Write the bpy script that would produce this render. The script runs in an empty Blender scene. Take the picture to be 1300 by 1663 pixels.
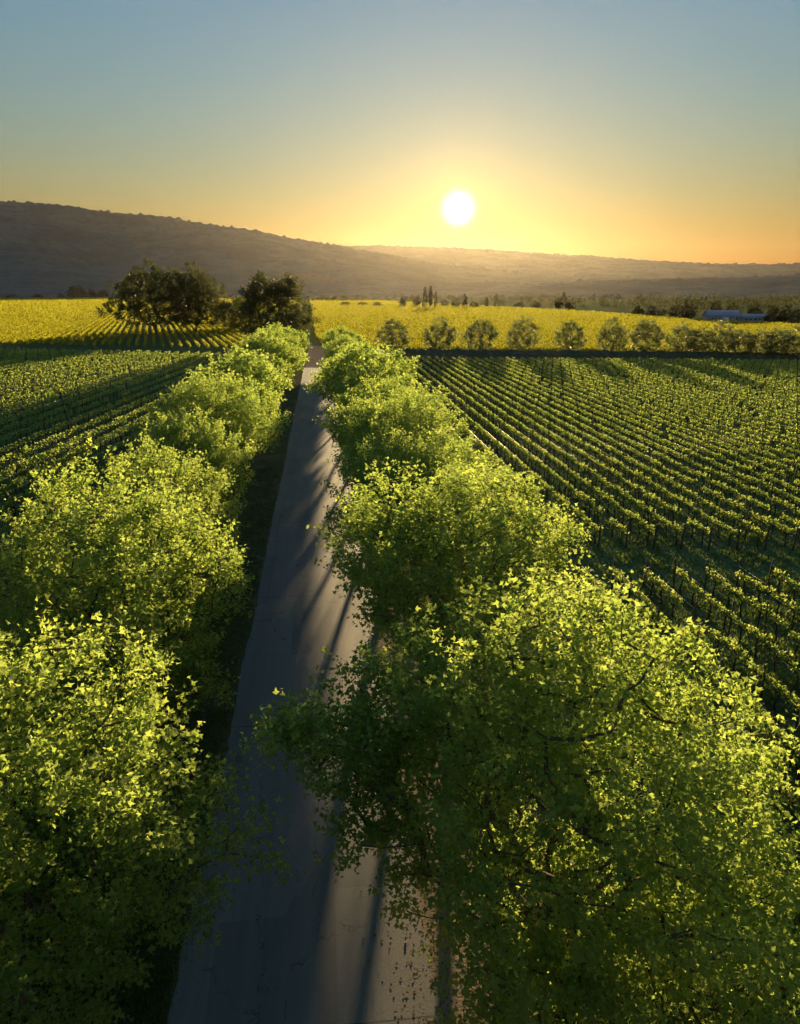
import bpy, math, random
import numpy as np
from mathutils import Vector

# ------------------------------------------------------------------ camera, sky, sun, exposure
sc = bpy.context.scene
COL = sc.collection
CAM_H = 17.0
PITCH = math.radians(17.35)
YAW = math.radians(6.12)
SUN_AZ = math.radians(10.46)      # clockwise from +Y (the road runs along +Y)
SUN_EL = math.radians(5.73)
SUN_DIR = Vector((math.sin(SUN_AZ) * math.cos(SUN_EL), math.cos(SUN_AZ) * math.cos(SUN_EL), math.sin(SUN_EL)))

cam_d = bpy.data.cameras.new('camera')
cam_d.sensor_fit = 'HORIZONTAL'
cam_d.sensor_width = 36.0
cam_d.lens = 36.0 * 1157.0 / 1300.0
cam_d.clip_start = 0.5
cam_d.clip_end = 40000.0
cam = bpy.data.objects.new('camera', cam_d)
cam.location = (0, 0, CAM_H)
cam.rotation_euler = (math.pi / 2 - PITCH, 0, -YAW)
COL.objects.link(cam)
sc.camera = cam

world = bpy.data.worlds.new('World')
sc.world = world
world.use_nodes = True
wn, wl = world.node_tree.nodes, world.node_tree.links
wn.clear()
w_out = wn.new('ShaderNodeOutputWorld')
w_bg = wn.new('ShaderNodeBackground')
w_sky = wn.new('ShaderNodeTexSky')
w_sky.sky_type = 'NISHITA'
w_sky.sun_disc = False
w_sky.sun_elevation = SUN_EL
w_sky.sun_rotation = SUN_AZ
w_sky.altitude = 50.0
w_sky.air_density = 2.3
w_sky.dust_density = 0.03
w_sky.ozone_density = 5.6
w_bg.inputs['Strength'].default_value = 0.050
w_tint = wn.new('ShaderNodeMix'); w_tint.data_type = 'RGBA'; w_tint.blend_type = 'MULTIPLY'
w_tint.inputs[0].default_value = 1.0; w_tint.inputs[7].default_value = (0.97, 0.92, 1.0, 1)
wl.new(w_sky.outputs[0], w_tint.inputs[6])
wl.new(w_tint.outputs[2], w_bg.inputs['Color'])
# the sun itself: a small over-bright disc with a soft rim, where the sun lamp stands
w_geo = wn.new('ShaderNodeTexCoord')
w_dot = wn.new('ShaderNodeVectorMath'); w_dot.operation = 'DOT_PRODUCT'
w_dot.inputs[1].default_value = SUN_DIR
wl.new(w_geo.outputs['Generated'], w_dot.inputs[0])
w_acos = wn.new('ShaderNodeMath'); w_acos.operation = 'ARCCOSINE'
wl.new(w_dot.outputs['Value'], w_acos.inputs[0])
w_q = wn.new('ShaderNodeMath'); w_q.operation = 'POWER'; w_q.inputs[1].default_value = 2.0
wl.new(w_acos.outputs[0], w_q.inputs[0])
w_g = wn.new('ShaderNodeMath'); w_g.operation = 'MULTIPLY'; w_g.inputs[1].default_value = -1.0 / math.radians(0.70) ** 2
wl.new(w_q.outputs[0], w_g.inputs[0])
w_ge = wn.new('ShaderNodeMath'); w_ge.operation = 'EXPONENT'; wl.new(w_g.outputs[0], w_ge.inputs[0])
w_disc = wn.new('ShaderNodeMath'); w_disc.operation = 'MULTIPLY'; w_disc.inputs[1].default_value = 2.6
wl.new(w_ge.outputs[0], w_disc.inputs[0])
w_sun = wn.new('ShaderNodeBackground')
w_sun.inputs['Color'].default_value = (1.0, 0.86, 0.52, 1)
wl.new(w_disc.outputs[0], w_sun.inputs['Strength'])
# aureole: light scattered forward round the sun
w_aur = wn.new('ShaderNodeMath'); w_aur.operation = 'MULTIPLY'
w_aur.inputs[1].default_value = -1.0 / math.radians(2.2)
wl.new(w_acos.outputs[0], w_aur.inputs[0])
w_exp = wn.new('ShaderNodeMath'); w_exp.operation = 'EXPONENT'
wl.new(w_aur.outputs[0], w_exp.inputs[0])
w_am = wn.new('ShaderNodeMath'); w_am.operation = 'MULTIPLY'
w_am.inputs[1].default_value = 0.16
wl.new(w_exp.outputs[0], w_am.inputs[0])
w_aurbg = wn.new('ShaderNodeBackground')
w_aurbg.inputs['Color'].default_value = (1.0, 0.55, 0.08, 1)
wl.new(w_am.outputs[0], w_aurbg.inputs['Strength'])
w_a1 = wn.new('ShaderNodeAddShader'); w_a2 = wn.new('ShaderNodeAddShader')
wl.new(w_bg.outputs[0], w_a1.inputs[0]); wl.new(w_sun.outputs[0], w_a1.inputs[1])
wl.new(w_a1.outputs[0], w_a2.inputs[0]); wl.new(w_aurbg.outputs[0], w_a2.inputs[1])
wl.new(w_a2.outputs[0], w_out.inputs['Surface'])

sun_d = bpy.data.lights.new('sun', 'SUN')
sun_d.energy = 2.55
sun_d.angle = math.radians(0.9)
sun_d.color = (1.0, 0.72, 0.36)
sun = bpy.data.objects.new('sun', sun_d)
sun.rotation_euler = SUN_DIR.to_track_quat('Z', 'Y').to_euler()
sun.location = (60, 300, 120)
COL.objects.link(sun)

vs = sc.view_settings
vs.view_transform = 'Standard'
vs.look = 'None'
vs.exposure = 2.2
vs.gamma = 1.0
vs.use_curve_mapping = False
sc.render.engine = 'CYCLES'
cy = sc.cycles
cy.use_adaptive_sampling = True
cy.adaptive_threshold = 0.02
cy.use_denoising = True
cy.denoiser = 'OPENIMAGEDENOISE'
cy.max_bounces = 10
cy.diffuse_bounces = 8
cy.glossy_bounces = 2
cy.transmission_bounces = 5
cy.volume_bounces = 0
cy.use_light_tree = False
cy.transparent_max_bounces = 4
cy.sample_clamp_indirect = 4.0

# ------------------------------------------------------------------ helpers
rng = np.random.default_rng(11)
random.seed(5)


def px(P):
    """pixel position (0..1300, 0..1663) and depth of world points, only used to rank things by size and leave out the unseen"""
    P = np.atleast_2d(P).astype(float)
    Z = P[:, 2] - CAM_H
    u = P[:, 0] * math.cos(YAW) - P[:, 1] * math.sin(YAW)
    fw = P[:, 0] * math.sin(YAW) + P[:, 1] * math.cos(YAW)
    d = fw * math.cos(PITCH) - Z * math.sin(PITCH)
    up = fw * math.sin(PITCH) + Z * math.cos(PITCH)
    d2 = np.where(d > 0.5, d, 0.5)
    return 650 + 1157 * u / d2, 831.5 - 1157 * up / d2, d


def raw_mesh(name, V, loops, starts, mat=None, smooth=False):
    me = bpy.data.meshes.new(name)
    V = np.ascontiguousarray(V, dtype=np.float32)
    loops = np.ascontiguousarray(loops, dtype=np.int32)
    starts = np.ascontiguousarray(starts, dtype=np.int32)
    me.vertices.add(len(V)); me.vertices.foreach_set('co', V.ravel())
    me.loops.add(len(loops)); me.loops.foreach_set('vertex_index', loops)
    me.polygons.add(len(starts)); me.polygons.foreach_set('loop_start', starts)
    if smooth:
        me.polygons.foreach_set('use_smooth', np.ones(len(starts), dtype=bool))
    me.update(calc_edges=True)
    if mat is not None:
        me.materials.append(mat)
    return me


class MB:
    """collects polygons"""
    def __init__(self): self.v, self.f = [], []
    def poly(self, pts, faces):
        b = len(self.v); self.v += [tuple(p) for p in pts]; self.f += [tuple(b + i for i in q) for q in faces]
        return self
    def box(self, c, s, rz=0.0):
        x, y, z = s[0] / 2, s[1] / 2, s[2] / 2
        co, si = math.cos(rz), math.sin(rz)
        pts = [(sx * x, sy * y, sz * z) for sx in (-1, 1) for sy in (-1, 1) for sz in (-1, 1)]
        pts = [(c[0] + a * co - b * si, c[1] + a * si + b * co, c[2] + d) for a, b, d in pts]
        return self.poly(pts, [(0, 1, 3, 2), (4, 6, 7, 5), (0, 4, 5, 1), (2, 3, 7, 6), (0, 2, 6, 4), (1, 5, 7, 3)])
    def tube(self, pts, rad, n=6, cap=True):
        rings = []
        P = [Vector(p) for p in pts]
        for i, p in enumerate(P):
            t = (P[min(i + 1, len(P) - 1)] - P[max(i - 1, 0)]).normalized()
            a = t.orthogonal().normalized(); b = t.cross(a)
            r = rad[i] if hasattr(rad, '__len__') else rad
            rings.append([p + (a * math.cos(2 * math.pi * k / n) + b * math.sin(2 * math.pi * k / n)) * r for k in range(n)])
        base = len(self.v)
        for r in rings: self.v += [tuple(q) for q in r]
        for i in range(len(P) - 1):
            for k in range(n):
                k2 = (k + 1) % n
                self.f.append((base + i * n + k, base + i * n + k2, base + (i + 1) * n + k2, base + (i + 1) * n + k))
        if cap:
            self.f.append(tuple(base + k for k in range(n))[::-1])
            self.f.append(tuple(base + (len(P) - 1) * n + k for k in range(n)))
        return self
    def mesh(self, name, mat, smooth=False):
        loops = [i for q in self.f for i in q]
        starts = np.cumsum([0] + [len(q) for q in self.f[:-1]])
        return raw_mesh(name, self.v, loops, starts, mat, smooth)


def link(name, me, parent=None, label=None, cat=None, group=None, kind=None, loc=None):
    o = bpy.data.objects.new(name, me)
    COL.objects.link(o)
    if parent is not None: o.parent = parent
    if loc is not None: o.location = loc
    if label: o['label'] = label
    if cat: o['category'] = cat
    if group: o['group'] = group
    if kind: o['kind'] = kind
    return o


def thing(name, label, cat, loc, rz=0.0, group=None, scale=None):
    o = link(name, None, None, label, cat, group, None, loc)
    o.empty_display_size = 0.3
    o.rotation_euler = (0, 0, rz)
    if scale is not None: o.scale = scale
    return o


def ordinal(i):
    w = ['first', 'second', 'third', 'fourth', 'fifth', 'sixth', 'seventh', 'eighth', 'ninth', 'tenth', 'eleventh', 'twelfth',
         'thirteenth', 'fourteenth', 'fifteenth', 'sixteenth', 'seventeenth', 'eighteenth', 'nineteenth', 'twentieth']
    if i < 20: return w[i]
    tens = {2: 'twenty', 3: 'thirty', 4: 'forty', 5: 'fifty', 6: 'sixty', 7: 'seventy'}
    t, u = divmod(i + 1, 10)
    return {20: 'twentieth', 30: 'thirtieth', 40: 'fortieth', 50: 'fiftieth', 60: 'sixtieth', 70: 'seventieth'}.get(i + 1) or tens[t] + '-' + w[u - 1]


# ------------------------------------------------------------------ materials
def new_mat(name):
    m = bpy.data.materials.new(name); m.use_nodes = True
    m.node_tree.nodes.clear()
    return m, m.node_tree.nodes, m.node_tree.links


def mix_rgb(n, l, fac, a, b):
    x = n.new('ShaderNodeMix'); x.data_type = 'RGBA'
    for s, v in ((x.inputs[0], fac), (x.inputs[6], a), (x.inputs[7], b)):
        if hasattr(v, 'links'): l.new(v, s)
        elif isinstance(v, (int, float)): s.default_value = v
        else: s.default_value = (*v, 1)
    return x.outputs[2]


def noise(n, l, scale, detail=4, rough=0.6, vec=None, out='Fac'):
    t = n.new('ShaderNodeTexNoise'); t.inputs['Scale'].default_value = scale
    t.inputs['Detail'].default_value = detail; t.inputs['Roughness'].default_value = rough
    if vec is not None: l.new(vec, t.inputs['Vector'])
    return t.outputs[out]


def ramp(n, l, src, a, b):
    r = n.new('ShaderNodeMapRange'); r.inputs['From Min'].default_value = a; r.inputs['From Max'].default_value = b
    l.new(src, r.inputs['Value']); return r.outputs[0]


def world_pos(n, l, scale=(1, 1, 1)):
    g = n.new('ShaderNodeNewGeometry')
    if scale == (1, 1, 1): return g.outputs['Position']
    m = n.new('ShaderNodeMapping'); m.inputs['Scale'].default_value = scale
    l.new(g.outputs['Position'], m.inputs['Vector']); return m.outputs[0]


def leaf_mat(name, dark, light, trans, tmix=0.5, rough=0.42, spec=0.35, warm=None):
    """leaves: each leaf (mesh island) has a colour of its own; light passes through"""
    m, n, l = new_mat(name)
    g = n.new('ShaderNodeNewGeometry')
    rnd = g.outputs['Random Per Island']
    oi = n.new('ShaderNodeObjectInfo')
    base = mix_rgb(n, l, rnd, dark, light)
    hs = n.new('ShaderNodeHueSaturation')
    hs.inputs['Hue'].default_value = 0.5
    v = ramp(n, l, oi.outputs['Random'], 0, 1)
    mm = n.new('ShaderNodeMapRange'); mm.inputs['To Min'].default_value = 0.482; mm.inputs['To Max'].default_value = 0.515
    l.new(oi.outputs['Random'], mm.inputs['Value']); l.new(mm.outputs[0], hs.inputs['Hue'])
    l.new(base, hs.inputs['Color'])
    w2 = warm or tuple(min(1, c * k) for c, k in zip(trans, (1.25, 1.0, 0.8)))
    rr = n.new('ShaderNodeMath'); rr.operation = 'POWER'; rr.inputs[1].default_value = 2.0
    l.new(rnd, rr.inputs[0])
    tc = mix_rgb(n, l, rr.outputs[0], trans, w2)
    # sprays of younger and older leaves
    age = ramp(n, l, noise(n, l, 0.9, 2, 0.5, g.outputs['Position']), 0.40, 0.62)
    tc = mix_rgb(n, l, age, tuple(c * k for c, k in zip(trans, (0.72, 0.78, 0.7))), tc)
    p = n.new('ShaderNodeBsdfPrincipled')
    p.inputs['Roughness'].default_value = rough
    p.inputs['Specular IOR Level'].default_value = spec
    l.new(hs.outputs[0], p.inputs['Base Color'])
    t = n.new('ShaderNodeBsdfTranslucent'); l.new(tc, t.inputs['Color'])
    x = n.new('ShaderNodeMixShader'); x.inputs[0].default_value = tmix
    l.new(p.outputs[0], x.inputs[1]); l.new(t.outputs[0], x.inputs[2])
    o = n.new('ShaderNodeOutputMaterial'); l.new(x.outputs[0], o.inputs['Surface'])
    return m


def plain(name, col, rough=0.8, metal=0.0, col2=None, nscale=6.0, bump=0.0, bscale=None, spec=0.3):
    m, n, l = new_mat(name)
    p = n.new('ShaderNodeBsdfPrincipled')
    p.inputs['Roughness'].default_value = rough; p.inputs['Metallic'].default_value = metal
    p.inputs['Specular IOR Level'].default_value = spec
    tc = n.new('ShaderNodeTexCoord')
    f = noise(n, l, nscale, 5, 0.65, tc.outputs['Object'])
    c = mix_rgb(n, l, ramp(n, l, f, 0.3, 0.7), col, col2 or tuple(c * 0.65 for c in col))
    l.new(c, p.inputs['Base Color'])
    if bump:
        b = n.new('ShaderNodeBump'); b.inputs['Strength'].default_value = bump; b.inputs['Distance'].default_value = 0.03
        l.new(noise(n, l, bscale or nscale * 4, 4, 0.6, tc.outputs['Object']), b.inputs['Height']); l.new(b.outputs[0], p.inputs['Normal'])
    o = n.new('ShaderNodeOutputMaterial'); l.new(p.outputs[0], o.inputs['Surface'])
    return m


def ground_mat(name, layers, bump=0.4, bscale=3.0, rough=0.95):
    """layers: first colour, then (colour, noise scale vector, lo, hi)"""
    m, n, l = new_mat(name)
    p = n.new('ShaderNodeBsdfPrincipled'); p.inputs['Roughness'].default_value = rough
    p.inputs['Specular IOR Level'].default_value = 0.0
    c = None
    for i, L in enumerate(layers):
        if i == 0: c = L; continue
        col, s, lo, hi = L
        f = noise(n, l, 1.0, 5, 0.62, world_pos(n, l, s))
        c = mix_rgb(n, l, ramp(n, l, f, lo, hi), c, col)
    l.new(c, p.inputs['Base Color'])
    b = n.new('ShaderNodeBump'); b.inputs['Strength'].default_value = bump; b.inputs['Distance'].default_value = 0.08
    l.new(noise(n, l, bscale, 6, 0.7, world_pos(n, l)), b.inputs['Height']); l.new(b.outputs[0], p.inputs['Normal'])
    o = n.new('ShaderNodeOutputMaterial'); l.new(p.outputs[0], o.inputs['Surface'])
    return m


M_PLANE_LEAF = leaf_mat('plane_leaf', (0.12, 0.18, 0.055), (0.175, 0.235, 0.065), (0.58, 0.73, 0.15), 0.58, rough=0.65, spec=0.1, warm=(0.66, 0.75, 0.14))
M_OAK_LEAF = leaf_mat('oak_leaf', (0.065, 0.085, 0.034), (0.105, 0.125, 0.045), (0.15, 0.17, 0.035), 0.38, spec=0.1)
M_FIELD_LEAF = leaf_mat('field_tree_leaf_hazed', (0.13, 0.155, 0.085), (0.18, 0.205, 0.105), (0.26, 0.31, 0.11), 0.48, spec=0.1)  # leaf colour paled to stand in for the haze veil
M_VINE_LEAF = leaf_mat('vine_leaf', (0.12, 0.165, 0.05), (0.180, 0.225, 0.06), (0.60, 0.74, 0.15), 0.58, rough=0.65, spec=0.1, warm=(0.72, 0.76, 0.14))
M_GOLD_LEAF = leaf_mat('far_vine_leaf', (0.15, 0.15, 0.018), (0.18, 0.17, 0.020), (0.50, 0.48, 0.04), 0.52, rough=0.9, spec=0.0, warm=(0.53, 0.49, 0.04))
M_FAR_LEAF = leaf_mat('far_tree_leaf_hazed', (0.065, 0.08, 0.045), (0.105, 0.12, 0.065), (0.08, 0.085, 0.02), 0.3, rough=0.9, spec=0.0)  # lightened leaf colour takes the place of denser haze
M_GRASS = leaf_mat('grass_blade', (0.085, 0.125, 0.035), (0.15, 0.175, 0.05), (0.18, 0.27, 0.05), 0.4, spec=0.1, warm=(0.24, 0.29, 0.06))
M_BARK = plain('bark', (0.16, 0.12, 0.08), 0.95, 0, (0.07, 0.055, 0.04), 5, 0.8)
M_VINE_WOOD = plain('vine_wood', (0.075, 0.050, 0.032), 0.95, 0, (0.035, 0.025, 0.018), 14, 0.6)
M_POST = plain('post_wood', (0.14, 0.105, 0.07), 0.85, 0, (0.06, 0.045, 0.03), 9, 0.4)
M_WIRE = plain('wire', (0.22, 0.21, 0.20), 0.5, 0.8)
M_GROUND = ground_mat('field_ground', [(0.15, 0.19, 0.07), ((0.21, 0.185, 0.12), (0.35, 0.12, 1), 0.45, 0.72),
                                       ((0.10, 0.14, 0.045), (1.6, 1.1, 1), 0.42, 0.66), ((0.13, 0.12, 0.045), (0.021, 0.013, 1), 0.52, 0.75)], 0.8, 4.0)
M_GOLD_GROUND = ground_mat('far_field_ground', [(0.20, 0.175, 0.03), ((0.17, 0.15, 0.03), (0.06, 0.10, 1), 0.45, 0.7), ((0.21, 0.15, 0.02), (0.011, 0.02, 1), 0.45, 0.65)], 0.6, 1.0)
M_VERGE = ground_mat('verge_ground', [(0.13, 0.125, 0.06), ((0.23, 0.18, 0.12), (0.8, 0.3, 1), 0.48, 0.66), ((0.085, 0.105, 0.038), (2.5, 2.0, 1), 0.45, 0.7)], 0.9, 6.0)
M_DIRT = ground_mat('dirt', [(0.33, 0.265, 0.19), ((0.23, 0.18, 0.13), (1.4, 0.45, 1), 0.42, 0.68), ((0.36, 0.27, 0.18), (5, 3, 1), 0.5, 0.75)], 0.6, 9.0)


def asphalt():
    m, n, l = new_mat('asphalt')
    p = n.new('ShaderNodeBsdfPrincipled'); p.inputs['Specular IOR Level'].default_value = 0.32
    f1 = noise(n, l, 1, 5, 0.6, world_pos(n, l, (1.1, 0.055, 1)))       # long wheel-track streaks
    f2 = noise(n, l, 1, 6, 0.7, world_pos(n, l, (18, 18, 18)))          # aggregate
    f3 = noise(n, l, 1, 4, 0.6, world_pos(n, l, (0.25, 0.12, 1)))       # dust
    f4 = noise(n, l, 1, 3, 0.5, world_pos(n, l, (0.5, 1.7, 1)))
    c = mix_rgb(n, l, ramp(n, l, f1, 0.35, 0.68), (0.15, 0.143, 0.13), (0.22, 0.208, 0.186))
    c = mix_rgb(n, l, ramp(n, l, f3, 0.55, 0.8), c, (0.27, 0.235, 0.185))
    c = mix_rgb(n, l, ramp(n, l, f2, 0.5, 0.85), c, (0.24, 0.235, 0.23))
    # mended patches with squared edges, and saw-cut joints across the road
    vp = n.new('ShaderNodeTexVoronoi'); vp.distance = 'CHEBYCHEV'; vp.inputs['Scale'].default_value = 1
    l.new(world_pos(n, l, (0.42, 0.16, 1)), vp.inputs['Vector'])
    sep = n.new('ShaderNodeSeparateColor'); l.new(vp.outputs['Color'], sep.inputs[0])
    pk = n.new('ShaderNodeMath'); pk.operation = 'MULTIPLY'; l.new(ramp(n, l, sep.outputs[0], 0.62, 0.66), pk.inputs[0]); pk.inputs[1].default_value = 0.30
    c = mix_rgb(n, l, pk.outputs[0], c, (0.070, 0.068, 0.066))
    sx = n.new('ShaderNodeSeparateXYZ'); l.new(world_pos(n, l), sx.inputs[0])
    mo = n.new('ShaderNodeMath'); mo.operation = 'PINGPONG'; mo.inputs[1].default_value = 6.4; l.new(sx.outputs['Y'], mo.inputs[0])
    jn = n.new('ShaderNodeMath'); jn.operation = 'ADD'; l.new(mo.outputs[0], jn.inputs[0])
    jw = n.new('ShaderNodeMath'); jw.operation = 'MULTIPLY'; jw.inputs[1].default_value = 0.10; l.new(noise(n, l, 1.3, 4, 0.6, world_pos(n, l)), jw.inputs[0]); l.new(jw.outputs[0], jn.inputs[1])
    c = mix_rgb(n, l, ramp(n, l, jn.outputs[0], 0.085, 0.06), c, (0.05, 0.05, 0.05))
    # two paler wheel tracks each way
    wt = n.new('ShaderNodeMath'); wt.operation = 'PINGPONG'; wt.inputs[1].default_value = 0.81; l.new(sx.outputs['X'], wt.inputs[0])
    wk = n.new('ShaderNodeMath'); wk.operation = 'MULTIPLY'; l.new(ramp(n, l, wt.outputs[0], 0.45, 0.8), wk.inputs[0]); wk.inputs[1].default_value = 0.35
    c = mix_rgb(n, l, wk.outputs[0], c, (0.215, 0.205, 0.19))
    # hairline cracks
    v = n.new('ShaderNodeTexVoronoi'); v.feature = 'DISTANCE_TO_EDGE'; v.inputs['Scale'].default_value = 1
    mp = world_pos(n, l, (0.33, 0.10, 1))
    wob = n.new('ShaderNodeVectorMath'); wob.operation = 'MULTIPLY_ADD'
    l.new(noise(n, l, 1.1, 5, 0.7, world_pos(n, l), 'Color'), wob.inputs[0]); wob.inputs[1].default_value = (0.35, 0.35, 0); l.new(mp, wob.inputs[2])
    l.new(wob.outputs[0], v.inputs['Vector'])
    k = ramp(n, l, v.outputs['Distance'], 0.006, 0.0)
    kk = n.new('ShaderNodeMath'); kk.operation = 'MULTIPLY'; l.new(k, kk.inputs[0]); l.new(ramp(n, l, f4, 0.42, 0.62), kk.inputs[1])
    c = mix_rgb(n, l, kk.outputs[0], c, (0.022, 0.022, 0.022))
    l.new(c, p.inputs['Base Color'])
    r = n.new('ShaderNodeMapRange'); r.inputs['To Min'].default_value = 0.58; r.inputs['To Max'].default_value = 0.82
    l.new(f1, r.inputs['Value']); l.new(r.outputs[0], p.inputs['Roughness'])
    b = n.new('ShaderNodeBump'); b.inputs['Strength'].default_value = 0.5; b.inputs['Distance'].default_value = 0.01
    l.new(f2, b.inputs['Height']); l.new(b.outputs[0], p.inputs['Normal'])
    o = n.new('ShaderNodeOutputMaterial'); l.new(p.outputs[0], o.inputs['Surface'])
    return m


M_ASPHALT = asphalt()
M_HILL = ground_mat('hill_forest_hazed', [(0.155, 0.185, 0.165), ((0.115, 0.14, 0.125), (0.006, 0.006, 0.012), 0.42, 0.60), ((0.20, 0.18, 0.12), (0.0022, 0.0022, 0.006), 0.60, 0.70),  # forest colour greyed and raised, painting in a hazy look
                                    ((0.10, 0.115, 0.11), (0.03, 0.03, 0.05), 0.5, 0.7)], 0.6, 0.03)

# ------------------------------------------------------------------ ground, road
def grid_sheet(name, xs, ys, zf, mat, kind='structure', label=None, cat=None):
    X, Y = np.meshgrid(xs, ys)
    V = np.stack([X, Y, zf(X, Y)], -1).reshape(-1, 3)
    nx, ny = len(xs), len(ys)
    i = np.arange(nx - 1)[None, :] + nx * np.arange(ny - 1)[:, None]
    q = np.stack([i, i + 1, i + 1 + nx, i + nx], -1).reshape(-1, 4)
    return link(name, raw_mesh(name, V, q.ravel(), np.arange(len(q)) * 4, mat, True), None, label, cat, None, kind)


def strip(name, ys, left, right, z, mat):
    n = len(ys)
    V = np.empty((n * 2, 3)); V[0::2, 0] = left; V[1::2, 0] = right; V[0::2, 1] = ys; V[1::2, 1] = ys; V[:, 2] = z
    i = np.arange(n - 1) * 2
    q = np.stack([i, i + 1, i + 3, i + 2], -1)
    return link(name, raw_mesh(name, V, q.ravel(), np.arange(len(q)) * 4, mat), None, None, None, None, 'structure')


def quad_sheet(name, pts, z, mat):
    return link(name, MB().poly([(x, y, z) for x, y in pts], [tuple(range(len(pts)))]).mesh(name, mat), None, None, None, None, 'structure')


def wander(n, amp, smooth=4, r=rng):
    a = r.normal(size=n + smooth * 2)
    k = np.ones(smooth) / smooth
    return amp * np.convolve(np.convolve(a, k, 'same'), k, 'same')[smooth:smooth + n] * math.sqrt(smooth)


xs = np.concatenate([np.linspace(-9000, -300, 24), np.linspace(-260, 260, 40), np.linspace(300, 9000, 24)])
ys = np.concatenate([np.linspace(-900, -60, 8), np.linspace(-40, 260, 40), np.linspace(300, 11000, 40)])
grid_sheet('ground', xs, ys, lambda X, Y: np.zeros_like(X), M_GROUND)
yy = np.linspace(-40, 232, 1500)
road_l = -4.22 + wander(len(yy), 0.03, 3) + wander(len(yy), 0.05, 25)
road_r = 2.28 + wander(len(yy), 0.05, 3) + wander(len(yy), 0.09, 14) + wander(len(yy), 0.14, 70) - np.clip((yy - 60) / 110, 0, 1) * 0.7
strip('verge', yy, -13.0 + wander(len(yy), 0.4, 30), 11.5 + wander(len(yy), 0.4, 30), 0.004, M_VERGE)
strip('dirt_shoulder', yy, np.full(len(yy), -4.0), 4.15 + wander(len(yy), 0.12, 4) + wander(len(yy), 0.22, 20), 0.008, M_DIRT)
ka = yy < 166
strip('road', yy[ka], road_l[ka], road_r[ka], 0.014, M_ASPHALT)
# farm track beyond the vine blocks and the golden fields behind
quad_sheet('farm_track', [(4.5, 205.5), (4.5, 190), (14, 186.5), (200, 153), (200, 168)], 0.005, M_VERGE)
quad_sheet('far_field', [(4, 212), (230, 168), (236, 320), (216, 420), (210, 560), (95, 1130), (-20, 1130), (-3, 260)], 0.006, M_GOLD_GROUND)
quad_sheet('far_field', [(-380, 430), (-110, 426), (-35, 420), (-25, 1050), (-420, 1900), (-1500, 1900)], 0.007, M_GOLD_GROUND)

M_TRACK = ground_mat('grass_track', [(0.15, 0.20, 0.075), ((0.20, 0.185, 0.11), (0.5, 1.6, 1), 0.5, 0.72), ((0.11, 0.16, 0.05), (2.5, 2.5, 1), 0.42, 0.7)], 0.7, 6.0)
quad_sheet('grass_track', [(11.6, 37.6), (75, 30.8), (75, 36.2), (11.6, 45.8)], 0.005, M_TRACK)

# bank in front of the field trees
def bank():
    n = 150
    t = np.linspace(0, 1, n)
    cx = 8 + t * 192; cyy = 206.5 - t * 45
    prof = [(-2.4, 0.0), (-1.3, 0.75), (-0.4, 1.15), (0.7, 1.1), (1.6, 0.6), (2.7, 0.0)]
    V = []
    for k in range(n):
        h = 1 + 0.22 * math.sin(k * 1.7) * math.sin(k * 0.61) + rng.normal() * 0.06
        ends = min(1, k / 4, (n - 1 - k) / 4)
        for a, z in prof: V.append((cx[k] + a * 0.23, cyy[k] + a * 0.97, z * h * ends - 0.02))
    m = len(prof)
    i = np.arange(m - 1)[None, :] + m * np.arange(n - 1)[:, None]
    q = np.stack([i, i + m, i + m + 1, i + 1], -1).reshape(-1, 4)
    link('earth_bank', raw_mesh('earth_bank', V, q.ravel(), np.arange(len(q)) * 4, M_VERGE, True), None, None, None, None, 'structure')
bank()

# ------------------------------------------------------------------ hills
def fbm(x, y, oct=5, seed=0, rid=False):
    r = np.random.default_rng(seed); o = np.zeros_like(x); a = 1.0; f = 1.0
    for _ in range(oct):
        s = np.zeros_like(x)
        for _k in range(4):
            th = r.uniform(0, 2 * math.pi); ph = r.uniform(0, 6.28)
            s += np.sin(f * (x * math.cos(th) + y * math.sin(th)) * r.uniform(0.7, 1.4) + ph)
        s /= 2.2
        o += a * (1 - np.abs(s) * 1.3 if rid else s); a *= 0.5; f *= 2.05
    return o


def hill(name, sil, r0, r1, rback, seed, rough=1.0, tree=2.2, naz=700, nr=46):
    """a range of hills whose crest, r1 metres away, is as high as the photograph shows it; sil = (azimuth deg from +Y, elevation deg)"""
    az = np.radians(np.linspace(sil[0][0], sil[-1][0], naz))
    crest = np.interp(np.degrees(az), [s[0] for s in sil], [s[1] for s in sil])
    crest = np.convolve(np.pad(crest, 6, 'edge'), np.ones(13) / 13, 'valid')
    t = np.concatenate([np.linspace(0, 1, nr), 1 + np.linspace(0.06, 1, 10)])
    A, T = np.meshgrid(az, t)
    rr = np.where(T <= 1, r0 + (r1 - r0) * T, r1 + (rback - r1) * (T - 1))
    X, Y = rr * np.sin(A), rr * np.cos(A)
    top = CAM_H + r1 * np.tan(np.radians(np.meshgrid(crest, t)[0]))
    sh = np.where(T <= 1, np.clip(T, 0, 1) ** 1.25, np.clip(2 - T, 0, 1) ** 1.3)
    g = fbm(X / 420, Y / 420, 5, seed, True) - 0.6
    Z = top * sh * (1 + 0.30 * g * np.sin(np.pi * np.clip(T, 0, 1)) * rough) - 3
    bumps = np.random.default_rng(seed).normal(size=Z.shape) * tree
    Z += np.abs(bumps) * (1 + 1.2 * (T > 0.93)) * np.where((T > 0.05) & (T <= 1.0), 1, 0.2)
    nx = naz
    i = np.arange(nx - 1)[None, :] + nx * np.arange(len(t) - 1)[:, None]
    q = np.stack([i, i + 1, i + 1 + nx, i + nx], -1).reshape(-1, 4)
    V = np.stack([X, Y, Z], -1).reshape(-1, 3)
    return link(name, raw_mesh(name, V, q.ravel(), np.arange(len(q)) * 4, M_HILL, True), None, None, None, None, 'structure')


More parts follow.
